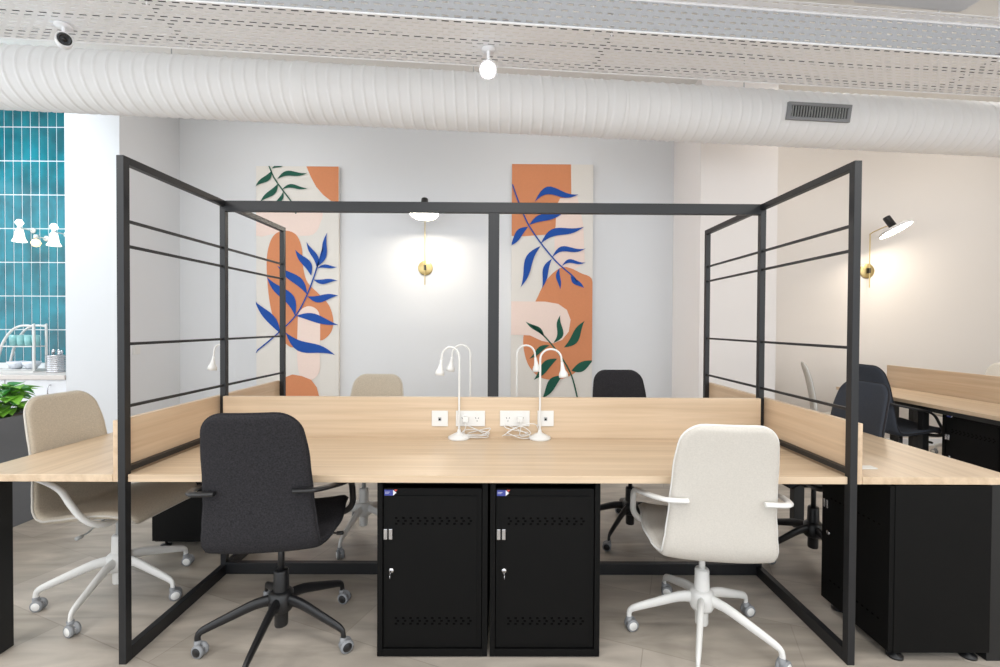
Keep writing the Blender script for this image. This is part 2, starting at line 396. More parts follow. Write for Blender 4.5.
# ------------------------------------------------------------------ lockers
def make_locker(label, w=.458, dp=.5, h=.735, glide=.005):
    r_ = thing('locker', label, 'locker'); r_['w'] = (0, 0, 0)
    z0 = glide; z1 = h
    b = MB(); e = .022
    b.box(-w / 2, -w / 2 + e, 0, dp, z0, z1); b.box(w / 2 - e, w / 2, 0, dp, z0, z1)
    b.box(-w / 2 + e, w / 2 - e, 0, dp, z0, z0 + .03); b.box(-w / 2 + e, w / 2 - e, .03, dp, z1 - .02, z1)
    b.box(-w / 2 + e, w / 2 - e, dp - .01, dp, z0 + .03, z1 - .02)
    b.build('cabinet_body', 'locker', r_, .0015)
    dz0, dz1 = z0 + .034, z1 - .03
    d = MB(); dx0, dx1 = -w / 2 + e + .003, w / 2 - e - .003
    d.box(dx0, dx1, .008, .026, dz0, dz1)
    d.box(dx0 + .02, dx1 - .02, .004, .0085, dz0 + .02, dz1 - .03)
    d.m = 1
    for zc in (z0 + h * .195, z0 + h * .765):
        for row in range(3):
            for k in range(11):
                x = -w * .33 + k * w * .066 + (.008 if row == 1 else 0)
                d.box(x - .005, x + .005, .0032, .0045, zc + row * .012 - .012, zc + row * .012 - .005)
    dr = d.build('door', ['locker', 'slot'], r_, .0)
    hx = dx0 + .012
    for k in (0, 1):
        MB().box(hx - .004 + k * .021 - .005, hx - .004 + k * .021 + .010, -.006, .009, h * .705 - .022, h * .705 + .022).build('latch', 'steel', dr, .002)
    lx = dx0 + .034
    MB().lathe([(.0, 0), (.011, 0), (.010, .006), (0, .007)], (lx, .005, h * .495), (0, -1, 0), 16).build('lock', 'steel', dr)
    MB().box(lx - .0015, lx + .0015, -.02, -.001, h * .495 - .004, h * .495 + .004).lathe([(0, 0), (.010, 0), (.010, .002), (0, .002)], (lx, -.022, h * .495 - .012), (1, 0, 0), 14).build('key', 'steel', dr)
    s = MB(); zt = z1 - .012
    s.box(dx0 + .002, dx0 + .036, .0245, .0262, zt - .018, zt + .004)
    return r_
def sticker(r_, w=.458, h=.735):
    dr = [c for c in r_.children if c.name.startswith('door')][0]
    x = -w / 2 + .028; z = h - .036
    s = MB(); s.box(x, x + .036, .0065, .0079, z - .024, z); s.m = 1
    s.add([(x + .036, .0065, z), (x + .036, .0065, z - .024), (x + .050, .0065, z - .012)], [(0, 1, 2)]); s.m = 2
    s.add([(x + .040, .0064, z + .002), (x + .046, .0064, z - .008), (x + .055, .0064, z + .001)], [(0, 1, 2)])
    s.m = 1; s.box(x + .003, x + .022, .0058, .0066, z - .010, z - .0085); s.box(x + .003, x + .018, .0058, .0066, z - .015, z - .0138)
    s.build('sticker', ['stickerblue', 'stickerwhite', 'stickerred'], dr)
l1 = make_locker('left of the two black lockers facing out beneath the front desk'); sticker(l1)
yl = YF + .03
l1.location = (P(432.3, 570, yl).x, yl, 0)
l2 = dup(l1, (P(545, 570, yl).x, yl, 0), 0, 'right of the two black lockers facing out beneath the front desk')
l1['group'] = l2['group'] = 'black lockers under the desks'
def make_side_locker(label):
    r_ = thing('locker', label, 'locker', group='black lockers under the desks'); r_['w'] = (0, 0, 0)
    w, dp, z0, z1 = .40, .42, .042, .735
    MB().box(-w / 2, w / 2, .02, dp, z0, z1).build('cabinet_body', 'locker', r_, .002)
    d = MB(); d.box(-w / 2 + .003, w / 2 - .003, 0, .019, z0 + .003, z1 - .003); d.m = 1
    for zc in (.15, .55):
        for k in range(11): d.box(-.14 + k * .028, -.13 + k * .028, -.0008, .0005, zc, zc + .006)
    dr = d.build('door', ['locker', 'slot'], r_)
    MB().box(-w / 2 + .02, -w / 2 + .03, -.008, 0, .5, .54).box(-w / 2 + .04, -w / 2 + .05, -.008, 0, .5, .54).build('latch', 'steel', dr, .001)
    MB().lathe([(0, 0), (.011, 0), (.01, .006), (0, .007)], (-w / 2 + .05, 0, .38), (0, -1, 0), 16).build('lock', 'steel', dr)
    s = MB(); s.box(-w / 2 + .008, -w / 2 + .048, -.0012, 0, .655, .68); s.m = 1; s.add([(-w / 2 + .048, -.001, .68), (-w / 2 + .048, -.001, .655), (-w / 2 + .062, -.001, .667)], [(0, 1, 2)])
    s.build('sticker', ['stickerblue', 'stickerwhite'], dr)
    for sx in (-1, 1):
        for y in (.06, dp - .05):
            MB().lathe([(0, 0), (.03, 0), (.03, .01), (.008, .014), (.006, z0), (0, z0)], (sx * (w / 2 - .04), y, 0)).build('foot', 'blackplastic', r_)
    return r_
# door facing -X: rotate by -90deg  (local -Y -> world -X)
s3 = make_side_locker('black locker turned sideways on round feet beneath the right end desk')
s3.location = (1.60, 2.052, 0); s3.rotation_euler = (0, 0, -PI / 2)
dup(s3, (-2.15, 2.995, 0), -PI / 2, 'black locker beneath the far end of the left end desk')
# ------------------------------------------------------------------ swivel chairs
def shell_mesh():
    prof = arc([(0, .252, .478), (0, .238, .508), (0, .17, .524), (0, .05, .518), (0, -.07, .500), (0, -.15, .488), (0, -.20, .496), (0, -.226, .535), (0, -.238, .60), (0, -.25, .70), (0, -.27, .81), (0, -.297, .93), (0, -.332, 1.056)], 6)
    L = [0]
    for i in range(1, len(prof)): L.append(L[-1] + (prof[i] - prof[i - 1]).length)
    tot = L[-1]
    keys = [(0, .225), (.1, .243), (.28, .262), (.38, .244), (.44, .221), (.50, .218), (.56, .210), (.66, .200), (.8, .193), (1.0, .173), (1.2, .167)]
    def w0(l):
        x = l / tot
        for (a, wa), (b, wb) in zip(keys, keys[1:]):
            if a <= x <= b: t = (x - a) / (b - a); t = t * t * (3 - 2 * t); return wa + (wb - wa) * t
        return keys[-1][1]
    def at(l):
        for i in range(1, len(L)):
            if l <= L[i] + 1e-9:
                t = (l - L[i - 1]) / (L[i] - L[i - 1]); return prof[i - 1].lerp(prof[i], t), (prof[i] - prof[i - 1]).normalized()
        return prof[-1], (prof[-1] - prof[-2]).normalized()
    ends = [0, .002, .006, .012, .02, .03, .042, .056, .072, .09]
    n_mid = 34
    ls = ends + [.09 + (tot - .18) * k / n_mid for k in range(1, n_mid)] + [tot - e for e in reversed(ends)]
    us = [math.sin(PI / 2 * (-1 + 2 * k / 20)) for k in range(21)]
    mid, hh = [], []
    for l in ls:
        p, tg = at(min(l, tot)); w = w0(l)
        for e, q in ((l, .07), (tot - l, .085)):
            if e < q: w = w - q + math.sqrt(max(0, q * q - (q - e) ** 2))
        nrm = Vector((1, 0, 0)).cross(tg)        # away from the sitter
        curl = .014 + .016 * max(0, min(1, (l / tot - .5) * 3))
        row, hr = [], []
        for u in us:
            x = u * w; row.append(p + Vector((x, 0, 0)) - nrm * curl * (abs(x) / .23) ** 2.6)
            e1 = min(1, min(l, tot - l) / .02); e2 = min(1, w * (1 - abs(u)) / .02)
            hr.append(.0165 * math.sqrt(max(0, 1 - (1 - e1) ** 2)) * math.sqrt(max(0, 1 - (1 - e2) ** 2)))
        mid.append(row); hh.append(hr)
    return mid, hh
GR, HH = shell_mesh()
def make_chair(cloth, plastic, cap, hubcap, pipe, label, group, feet=0, lift=0, rz=0):
    r_ = thing('swivel_chair', label, 'office chair', group=group); r_['w'] = (0, 0, -lift)
    n = len(GR[0]); m_ = len(GR); fr_, bk_ = [], []
    for i in range(m_):
        for k in range(n):
            du_ = GR[i][min(k + 1, n - 1)] - GR[i][max(k - 1, 0)]; dv_ = GR[min(i + 1, m_ - 1)][k] - GR[max(i - 1, 0)][k]
            nn = du_.cross(dv_)
            nn = nn.normalized() if nn.length > 1e-9 else Vector((0, 0, 1))
            fr_.append(GR[i][k] + nn * HH[i][k]); bk_.append(GR[i][k] - nn * HH[i][k])
    fs = []; N_ = m_ * n
    for i in range(m_ - 1):
        for k in range(n - 1):
            a_, b_, c_, d_ = i * n + k, i * n + k + 1, (i + 1) * n + k + 1, (i + 1) * n + k
            fs.append((a_, b_, c_, d_)); fs.append((N_ + d_, N_ + c_, N_ + b_, N_ + a_))
    sh = MB().add(fr_ + bk_, fs, True).build('seat_shell', cloth, r_)
    bm = bmesh.new(); bm.from_mesh(sh.data); bmesh.ops.remove_doubles(bm, verts=bm.verts, dist=1e-5); bmesh.ops.recalc_face_normals(bm, faces=bm.faces); bm.to_mesh(sh.data); bm.free()
    rim = [row[-1] for row in GR] + [v for v in reversed(GR[-1][1:-1])] + [row[0] for row in reversed(GR)] + [v for v in GR[0][1:-1]]
    rim.append(rim[0])
    MB().tube(rim, .0048, 6, cap=False).build('piping', pipe, sh, loc=(0, 0, -lift))
    for s in (-1, 1):
        pts = arc([(s * .14, -.283, .75), (s * .2, -.283, .75), (s * .224, -.275, .749), (s * .25, -.235, .742), (s * .28, -.14, .722), (s * .297, -.05, .704), (s * .297, .01, .67), (s * .294, .05, .61), (s * .284, .09, .55), (s * .25, .12, .505), (s * .18, .12, .482), (s * .06, .09, .472)], 5)
        MB().tube(pts, .0095, 10, 1.5, side=(0, 0, 1)).build('armrest', plastic, r_)
    MB().box(-.075, .075, -.09, .11, .445, .488).build('tilt_mechanism', cap, r_, .006)
    MB().tube(arc([(.06, .02, .462), (.14, .03, .46), (.2, .035, .442), (.235, .035, .438)], 4), .0045, 8).lathe([(0, 0), (.009, .002), (.009, .03), (0, .034)], (.225, .035, .438), (1, 0, 0), 10).build('lever', cap, r_)
    col = MB().lathe([(0, .275), (.0135, .275), (.0135, .455), (0, .455)]).build('gas_lift', cap, r_, loc=(0, 0, 0))
    MB().lathe([(0, .06), (.026, .06), (.028, .066), (.028, .16), (.033, .17), (.033, .2), (.03, .3), (.027, .307), (0, .307)]).build('sleeve', plastic, col, loc=(0, 0, 0))
    b = MB()
    b.lathe([(0, .13), (.045, .13), (.052, .145), (.05, .205), (.036, .218), (0, .218)])
    for k in range(5):
        a = feet + 2 * PI * k / 5; d = Vector((math.cos(a), math.sin(a), 0))
        pts = arc([d * .03 + Vector((0, 0, .178)), d * .1 + Vector((0, 0, .172)), d * .2 + Vector((0, 0, .138)), d * .283 + Vector((0, 0, .108)), d * .308 + Vector((0, 0, .094)), d * .315 + Vector((0, 0, .078)), d * .315 + Vector((0, 0, .062))], 3)
        R = [.027 - .015 * min(1, j / (len(pts) - 5)) for j in range(len(pts))]
        b.tube(pts, R, 8, .62, side=(0, 0, 1))
    b.build('base', plastic, r_, loc=(0, 0, 0))
    for k in range(5):
        a = feet + 2 * PI * k / 5; d = Vector((math.cos(a), math.sin(a), 0)) * .315
        ca = -1.45 - rz + .5 * math.sin(k * 2.1 + feet * 3); ax = Vector((math.cos(ca), math.sin(ca), 0))
        tr = Vector((-ax.y, ax.x, 0)) * .012
        c = d + tr + Vector((0, 0, .0275))
        cs = MB()
        cs.lathe([(0, -.021), (.024, -.021), (.0275, -.017), (.0275, -.007), (.02, -.004), (.02, .004), (.0275, .007), (.0275, .017), (.024, .021), (0, .021)], c, ax, 20)
        cs.lathe([(0, .02), (.012, .02), (.014, .064), (0, .066)], d)
        cw = cs.build('caster', 'tyre', r_, loc=(0, 0, 0))
        MB().lathe([(0, -.0235), (.018, -.022), (.02, -.02), (.02, .02), (.018, .022), (0, .0235)], c, ax, 18).build('hubcap', hubcap, cw, loc=(0, 0, 0))
    return r_
A = lambda d: math.radians(d)
rot = A(7)
c1 = make_chair('charcoal', 'blackplastic', 'blackplastic', 'blackplastic', 'charcoal', 'charcoal swivel chair with its back to the viewer at the front desk', 'charcoal swivel chairs', A(-160) - rot, 0, rot)
c1.location = (-.968, 1.996, 0); c1.rotation_euler = (0, 0, rot)
g2 = 'pale swivel chairs'
rot = A(-7)
c2 = make_chair('cream', 'whiteplastic', 'whiteplastic', 'whiteplastic', 'whiteplastic', 'cream swivel chair with its back to the viewer at the front desk', g2, A(172.1) - rot, -.04, rot)
c2.location = (.896, 2.011, 0); c2.rotation_euler = (0, 0, rot)
rot = A(-90 - 3)
c3 = make_chair('beige', 'whiteplastic', 'greyplastic', 'whiteplastic', 'cream', 'beige swivel chair with a rounded back facing the left end desk', g2, A(-153.7) - rot, -.035, rot)
c3.location = (-1.955, 2.325, 0); c3.rotation_euler = (0, 0, rot)
c4 = dup(c3, (-.91, 3.0, 0), A(178), 'beige swivel chair behind the central screen, only its top showing above it', g2)
c5 = dup(c1, (.862, 3.03, 0), A(182), 'charcoal swivel chair behind the central screen right of the painted canvas', 'charcoal swivel chairs')
rot = A(92)
c6 = make_chair('navy', 'blackplastic', 'blackplastic', 'blackplastic', 'charcoal', 'dark grey swivel chair tucked behind the right end desk', 'charcoal swivel chairs', A(192) - rot, 0, rot)
c6.location = (1.874, 2.71, 0); c6.rotation_euler = (0, 0, rot)
c7 = dup(c6, (3.50, 3.96, 0), A(-90), 'dark grey swivel chair facing the desk in the right background', 'charcoal swivel chairs')
c8 = dup(c2, (3.40, 4.53, 0), A(-119), 'white swivel chair seen edge-on through the right frame', g2)
for q in [c for c in c8.children if c.name.startswith('armrest')]: bpy.data.objects.remove(q)
c9 = dup(c2, (4.93, 4.68, 0), A(90), 'white swivel chair beyond the far right wooden screen at the picture edge', g2)
# ------------------------------------------------------------------ second desk island (right background)
DX = 3.44; YE = 4.66
d5 = desk_top('desk', DX, 4.025, 2.45, YE, 'woody', 'light oak desk in the right background with a dark chair beside it')
for y in (2.7, YE - .1): MB().box(DX + .03, DX + .08, y, y + .05, 0, ZD - TH).build('leg', 'black', d5, .001)
MB().box(DX + .03, DX + .08, 3.72, 3.77, 0, ZD - TH).build('leg', 'black', d5, .001)
for y in (2.7, YE - .1): MB().box(3.96, 4.01, y, y + .05, 0, ZD - TH).build('leg', 'black', d5, .001)
MB().box(DX + .035, DX + .075, 2.75, YE - .1, ZD - TH - .04, ZD - TH).build('support_rail', 'black', d5, .001)
tag(MB().box(4.03, 4.055, 2.45, YE + .08, .741, .991).build('desk_screen', 'woodp', bevel=.0015), 'oak screen behind the desk in the right background', 'desk screen')
d6 = desk_top('desk', 4.06, 4.7, 2.45, YE, 'woody', 'light oak desk beyond the far right wooden screen')
for y in (2.7, YE - .1):
    for x in (4.15, 4.6): MB().box(x, x + .05, y, y + .05, 0, ZD - TH).build('leg', 'black', d6, .001)
l3 = dup(l1, (3.54, 3.40, 0), -PI / 2, 'black locker beneath the desk in the right background', 'black lockers under the desks')
# ------------------------------------------------------------------ spiral duct
a0 = P(0, 77.5, 3.34); a1 = P(1000, 130.5, 4.0); R0 = .211
axis = (a1 - a0); axis.z = 0; axis.normalize(); slope = (a1.z - a0.z) / (a1 - a0).xy.length
ax = Vector((axis.x, axis.y, slope)).normalized()
st = a0 - ax * 2.2; Ln = (a1 - a0).length + 3.2
dr = thing('air_duct', 'large white spiral-wound air duct running across under the ceiling', 'air duct', (st + ax * Ln / 2).to_tuple()); dr['w'] = tuple(dr.location)
pit = .083; NT = 48; ns = int(Ln / pit * 11)
side = ax.cross(Vector((0, 0, 1))).normalized(); upv = side.cross(ax)    # side points towards the camera (-Y)
vs = []; fs = []
for i in range(ns + 1):
    s_ = Ln * i / ns
    for k in range(NT):
        th_ = 2 * PI * k / NT
        ph = (s_ / pit + th_ / (2 * PI)) % 1.0; dd = min(ph, 1 - ph)
        rr = R0 + .0075 * math.exp(-(dd / .075) ** 2)
        big = (s_ + .5) % 2.4
        if big < .09: rr = R0 + .006
        vs.append(st + ax * s_ + (side * math.cos(th_) + upv * math.sin(th_)) * rr)
for i in range(ns):
    for k in range(NT):
        k2 = (k + 1) % NT; fs.append((i * NT + k, (i + 1) * NT + k, (i + 1) * NT + k2, i * NT + k2))
du = MB().add(vs, fs, True).build('pipe', 'ductwhite', dr)
# vent grille on the duct: solve for the point of the tube seen at the pixel
def on_duct(px, py, rad):
    d = ray(px, py).normalized(); lo = 2.5; 
    t_ = 2.5
    while t_ < 9:
        q = CAM + d * t_; rel_ = q - st; rad_ = (rel_ - ax * rel_.dot(ax)).length
        if rad_ < rad: return q
        t_ += .002
    return q
q = on_duct(818.5, 112.5, R0 + .006); rl = q - st; rd = (rl - ax * rl.dot(ax)).normalized(); tn = rd.cross(ax).normalized()
hw = .5 * (on_duct(850, 114, R0 + .006) - on_duct(787, 111, R0 + .006)).length; hh = .066
g = MB(); c = q + rd * .004
for sgn in (-1, 1):
    g.obox(c + tn * sgn * (hh - .012), ax * hw, tn * .012, rd * .012); g.obox(c + ax * sgn * (hw - .015), ax * .015, tn * (hh - .024), rd * .012)
gr = g.build('vent_grille', 'vent', dr, .002)
MB().obox(c - rd * .006, ax * (hw - .03), tn * (hh - .024), rd * .002).build('grille_opening', 'dark', gr, loc=dr['w'])
g = MB()
for k in range(20):
    xx = -hw + .045 + (2 * hw - .09) * k / 19; g.obox(c + ax * xx + rd * .002, ax * .0032, tn * (hh - .024), rd * .006)
g.build('louvre', 'greyplastic', gr, loc=dr['w'])
for f_ in (.3, .5, .7):
    pt = st + ax * Ln * f_
    h_ = MB(); h_.box(pt.x - .003, pt.x + .003, pt.y - .003, pt.y + .003, pt.z + R0, ZC); h_.build('hanger_rod', 'greyplastic', dr)
# ------------------------------------------------------------------ perforated cable trays
ZTY = 3.0
def tp_(x, y, z): return G(x, y, z)
# far and near lower edges as world lines at the height of the tray
fa, fb = tp_(0, 36, ZTY), tp_(1000, 97.5, ZTY)
na, nb = tp_(200, 3, ZTY), tp_(1000, 56, ZTY)
tdir = (fb - fa).normalized()
td2 = (nb - na).normalized(); tdir = ((tdir + td2) / 2); tdir.z = 0; tdir.normalize()
tperp = Vector((-tdir.y, tdir.x, 0))            # away from the camera
far = (fa + fb) / 2; near = (na + nb) / 2
wt = (far - near).dot(tperp)
mid0 = near - tdir * (near.x + .0) / tdir.x       # a point on the near edge at x = 0
L0, L1 = -5.4, 6.4
tr = thing('cable_tray', 'white perforated steel cable tray hanging in front of the round duct', 'cable tray', (mid0.x, mid0.y, ZTY)); tr['w'] = tuple(tr.location)
def perforated(org, du_, dv, lu0, lu1, wv, cu, cv, hu, hv, name, mt='traywhite'):
    b = MB(); rows = max(1, int(round(wv / cv))); cv = wv / rows; cols = int((lu1 - lu0) / cu)
    for r__ in range(rows):
        off = (cu / 2 if r__ % 2 else 0)
        edges = []
        for c_ in range(-1, cols + 1):
            u_0 = lu0 + c_ * cu + off; u_1 = u_0 + cu
            u_0 = max(u_0, lu0); u_1 = min(u_1, lu1)
            if u_1 - u_0 < .002: continue
            v0 = r__ * cv; v1 = v0 + cv
            full = (u_1 - u_0) > cu * .99
            joint = (int((u_0 - lu0) / 2.4) != int((u_1 - lu0) / 2.4))
            def Q(u, v): return org + du_ * u + dv * v
            if not full:
                b.add([Q(u_0, v0), Q(u_1, v0), Q(u_1, v1), Q(u_0, v1)], [(0, 1, 2, 3)]); continue
            um, vm = (u_0 + u_1) / 2, (v0 + v1) / 2; a_, c2_ = um - hu, um + hu; e_, g_ = vm - hv, vm + hv
            b.add([Q(u_0, v0), Q(u_1, v0), Q(u_1, v1), Q(u_0, v1), Q(a_, e_), Q(c2_, e_), Q(c2_, g_), Q(a_, g_)],
                  [(0, 1, 5, 4), (1, 2, 6, 5), (2, 3, 7, 6), (3, 0, 4, 7)])
    o_ = b.build(name, mt, tr)
    md = o_.modifiers.new('s', 'SOLIDIFY'); md.thickness = .002
    return o_
perforated(mid0, tdir, tperp, L0, L1, wt, .064, .03, .019, .0055, 'perforated_base')
HB = .175
perforated(mid0, tdir, Vector((0, 0, 1)), L0, L1, HB, .064, .035, .017, .005, 'near_side_wall', 'trayshade')
perforated(mid0 + tperp * wt, tdir, Vector((0, 0, 1)), L0, L1, .06, .062, .03, .013, .004, 'far_side_wall')
perforated(mid0 + Vector((0, 0, HB)), tdir, -tperp, L0, L1, .075, .06, .037, .017, .006, 'flange')
# solid rounded corner strip where base meets side
b = MB(); b.tube([mid0 + tdir * L0, mid0 + tdir * L1], .006, 8); b.tube([mid0 + tdir * L0 + Vector((0, 0, HB)), mid0 + tdir * L1 + Vector((0, 0, HB))], .006, 8)
b.tube([mid0 + tperp * wt + tdir * L0, mid0 + tperp * wt + tdir * L1], .006, 8)
b.build('folded_edge', 'traywhite', tr)
for u in (-4.2, -1.8, .6, 3.0, 5.4):
    for v in (.03, wt - .03):
        p0 = mid0 + tdir * u + tperp * v
        MB().box(p0.x - .004, p0.x + .004, p0.y - .004, p0.y + .004, ZTY - .012, ZC).build('threaded_rod', 'traywhite', tr)
    p0 = mid0 + tdir * u
    MB().obox(p0 + tperp * (wt / 2) + Vector((0, 0, .008)), tdir * .02, tperp * (wt / 2 - .01), Vector((0, 0, .002))).build('joint_plate', 'dark', tr)
for i, v in enumerate((.04, wt * .45, wt - .045)):
    pts = [mid0 + tdir * (L0 + (L1 - L0) * k / 60) + tperp * (v + .012 * math.sin(k * (.4 + .13 * i))) + Vector((0, 0, .018)) for k in range(61)]
    o = MB().tube(pts, .014, 8).build('cable', 'cable'); tag(o, ['dark cable lying along the near edge of the cable tray', 'dark cable lying along the middle of the cable tray', 'dark cable lying along the far edge of the cable tray'][i], 'cable', 'cables in the tray')
# fan unit top right
q0 = G(850, 5, 3.32); q1 = G(960, 15, 3.32)
fd = (q1 - q0); fl = fd.length; fd.normalize(); fp = Vector((fd.y, -fd.x, 0))
b = MB(); b.obox(q0 + fd * (fl / 2) + fp * .3 + Vector((0, 0, .14)), fd * (fl / 2), fp * .3, Vector((0, 0, .14)))
fu = b.build('air_conditioning_unit', 'acgrey', bevel=.03); tag(fu, 'pale grey air conditioning unit under the ceiling at top right', 'air conditioner')
for sx in (-.8, .8):
    MB().obox(q0 + fd * (fl / 2 + sx * fl / 2 * .95) + fp * .3 + Vector((0, 0, .43)), fd * .006, fp * .006, Vector((0, 0, .15))).build('hanger_rod', 'greyplastic', fu, loc=ORG[fu.name])
# ------------------------------------------------------------------ spotlights on the tray
def spotlight(px, py, Y, aim, lit, label, hook, rad=.045):
    c = P(px, py, Y); r_ = thing('spotlight', label, 'spotlight', c.to_tuple(), 0, 'ceiling spotlights'); r_['w'] = (0, 0, 0)
    d = Vector(aim).normalized()
    MB().lathe([(0, -.15), (rad * .9, -.15), (rad, -.14), (rad, 0), (rad * .86, .0), (rad * .8, -.018), (0, -.018)], (0, 0, 0), d).build('housing', 'traywhite', r_)
    if lit: MB().lathe([(0, -.016), (rad * .78, -.016), (rad * .6, -.004), (0, 0)], (0, 0, 0), d).build('lit_lens', 'bulb', r_)
    else:
        le = MB().lathe([(rad * .5, -.017), (rad * .82, -.002), (rad * .8, .002), (rad * .45, -.008)], (0, 0, 0), d).build('lens_ring', 'lens', r_)
        MB().lathe([(0, -.014), (rad * .5, -.014), (rad * .3, -.004), (0, -.002)], (0, 0, 0), d).build('lens', 'lens', r_)
    b0 = -d * .11; tz = ZTY - .004 - c.z
    MB().tube([b0, Vector((b0.x, b0.y, (b0.z + tz) / 2)), Vector((b0.x, b0.y, tz))], .009, 8).lathe([(0, 0), (.04, 0), (.04, .012), (0, .012)], (b0.x, b0.y, tz - .012)).build('bracket', 'traywhite', r_)
    return r_
spotlight(488, 70, 2.58, (.02, -.85, -.52), True, 'lit white spotlight hanging from the tray at the centre', 1, .05)
spotlight(64.5, 39, 2.42, (.75, -.75, -.32), False, 'unlit white spotlight with a dark lens at the upper left', 1, .036)
# ------------------------------------------------------------------ wall sconces
def sconce(px, py, hx, hy, tilt, label, Yh):
    c = P(px, py, YW); r_ = thing('wall_sconce', label, 'wall light', (c.x, YW, c.z), 0, 'brass wall lights'); r_['w'] = (0, 0, 0)
    MB().lathe([(0, 0), (.085, 0), (.085, .012), (.08, .016), (0, .016)], (0, 0, 0), (0, -1, 0), 32).build('wall_plate', 'brass', r_)
    MB().box(-.012, .012, -.05, -.016, -.03, .03).build('joint', 'blackplastic', r_, .002)
    h = P(hx, hy, Yh) - Vector((c.x, YW, c.z))
    MB().tube(arc([(0, -.045, -.2), (0, -.045, 0), (0, -.045, h.z - .03), (h.x * .1, -.06, h.z + .02), (h.x * .6, h.y * .6, h.z + .05), (h.x, h.y, h.z + .06)], 5), .0055, 8).build('arm', 'brass', r_)
    d = Vector(tilt).normalized()
    MB().lathe([(0, .16), (.032, .16), (.036, .155), (.036, .03), (.05, .026), (0, .026)], h, d, 20).build('lamp_cap', 'blackplastic', r_)
    sh = MB().lathe([(0, .03), (.06, .03), (.13, .014), (.155, .002), (.16, -.022), (.156, -.022), (.15, .0), (.13, .006), (0, .006)], h, d, 32).build('shade', 'whiteplastic', r_)
    MB().lathe([(0, .004), (.148, .0), (.15, -.012), (.14, -.016), (0, -.016)], h, d, 32).build('diffuser', 'bulbwarm', r_)
    return r_
sconce(425.5, 268, 424, 212, (0, .29, .957), 'brass wall light between the two painted canvases', 4.91)
sconce(866.5, 271, 895, 229, (-.38, .38, 1), 'brass wall light with a tilted disc on the right wall', 4.91)
# ------------------------------------------------------------------ painted canvases
def canvas(x0, x1, y0, y1, label, layers):
    Yc = YW - .05
    a = P(x0, y0, Yc); c = P(x1, y1, Yc)
    r_ = thing('painted_canvas', label, 'painting', ((a.x + c.x) / 2, Yc, c.z), 0, 'painted canvases'); r_['w'] = tuple(r_.location)
    MB().box(a.x, c.x, Yc, YW - .001, c.z, a.z).build('stretched_canvas', 'canvas', r_, .001)
    order = ['pink', 'orange', 'pink', 'green', 'blue']
    b = MB()
    for li, (mname, poly) in enumerate(layers):
        mi = ['pink', 'orange', 'green', 'blue'].index(mname); b.m = mi
        yy = Yc - .0012 * (1 + (li if li < 6 else 6 + (0 if mname == 'green' else 1)))
        pts = []
        for (x, y) in poly:
            q = P(x, y, Yc); pts.append(Vector((min(max(q.x, a.x + .0005), c.x - .0005), yy, min(max(q.z, c.z + .0005), a.z - .0005))))
        if len(pts) < 3: continue
        b.add(pts, [tuple(range(len(pts)))])
    o = b.build('painted_shapes', ['pink', 'orange', 'green', 'blue'], r_)
    return r_
def cr2(pts, n=5):    # closed smooth outline
    N = len(pts); out = []
    for i in range(N):
        a, b_, c, d = (Vector(pts[(i + j - 1) % N] + (0,)) for j in range(4))
        for k in range(n):
            t_ = k / n; q = .5 * ((2 * b_) + (c - a) * t_ + (2 * a - 5 * b_ + 4 * c - d) * t_ * t_ + (3 * b_ - a - 3 * c + d) * t_ ** 3); out.append((q.x, q.y))
    return out
def leaf(bx_, by_, tx, ty, w, bend=.12):
    L_ = math.hypot(tx - bx_, ty - by_); ux, uy = (tx - bx_) / L_, (ty - by_) / L_; nx, ny = -uy, ux
    w *= .86; l_, r2 = [], []
    for k in range(13):
        t_ = k / 12; cc = bend * L_ * (math.sin(2 * PI * t_) * .35 + math.sin(PI * t_) * .6)
        hw_ = w / 2 * math.sin(PI * t_ ** .85) ** 1.15
        x = bx_ + ux * L_ * t_ + nx * cc; y = by_ + uy * L_ * t_ + ny * cc
        l_.append((x + nx * hw_, y + ny * hw_)); r2.append((x - nx * hw_, y - ny * hw_))
    return l_ + r2[::-1][1:-1]
def quads(poly):     # leaves are long: split into convex quads
    n_ = len(poly); h_ = 13; L_ = poly[:h_]; R_ = [poly[0]] + poly[h_:][::-1] + [poly[h_ - 1]]
    return [[L_[i], L_[i + 1], R_[i + 1], R_[i]] for i in range(h_ - 1)]
def stemq(pts, w):
    p = [(q.x, q.y) for q in arc([(a, b_, 0) for a, b_ in pts], 5)]; out = []
    for (x0_, y0_), (x1_, y1_) in zip(p, p[1:]):
        L_ = math.hypot(x1_ - x0_, y1_ - y0_) or 1; nx, ny = -(y1_ - y0_) / L_ * w / 2, (x1_ - x0_) / L_ * w / 2
        out.append([(x0_ + nx, y0_ + ny), (x1_ + nx, y1_ + ny), (x1_ - nx, y1_ - ny), (x0_ - nx, y0_ - ny)])
    return out
def zc_(ox): return lambda pts: [(ox + x / 2.664, 150 + y / 2.664) for x, y in pts]
def branch(zz, col, stem, leaves, sw=3.6):
    out = [(col, zz(q_)) for q_ in stemq(stem, sw)]
    for l_ in leaves: out += [(col, zz(q_)) for q_ in quads(leaf(*l_))]
    return out
zl = zc_(240)
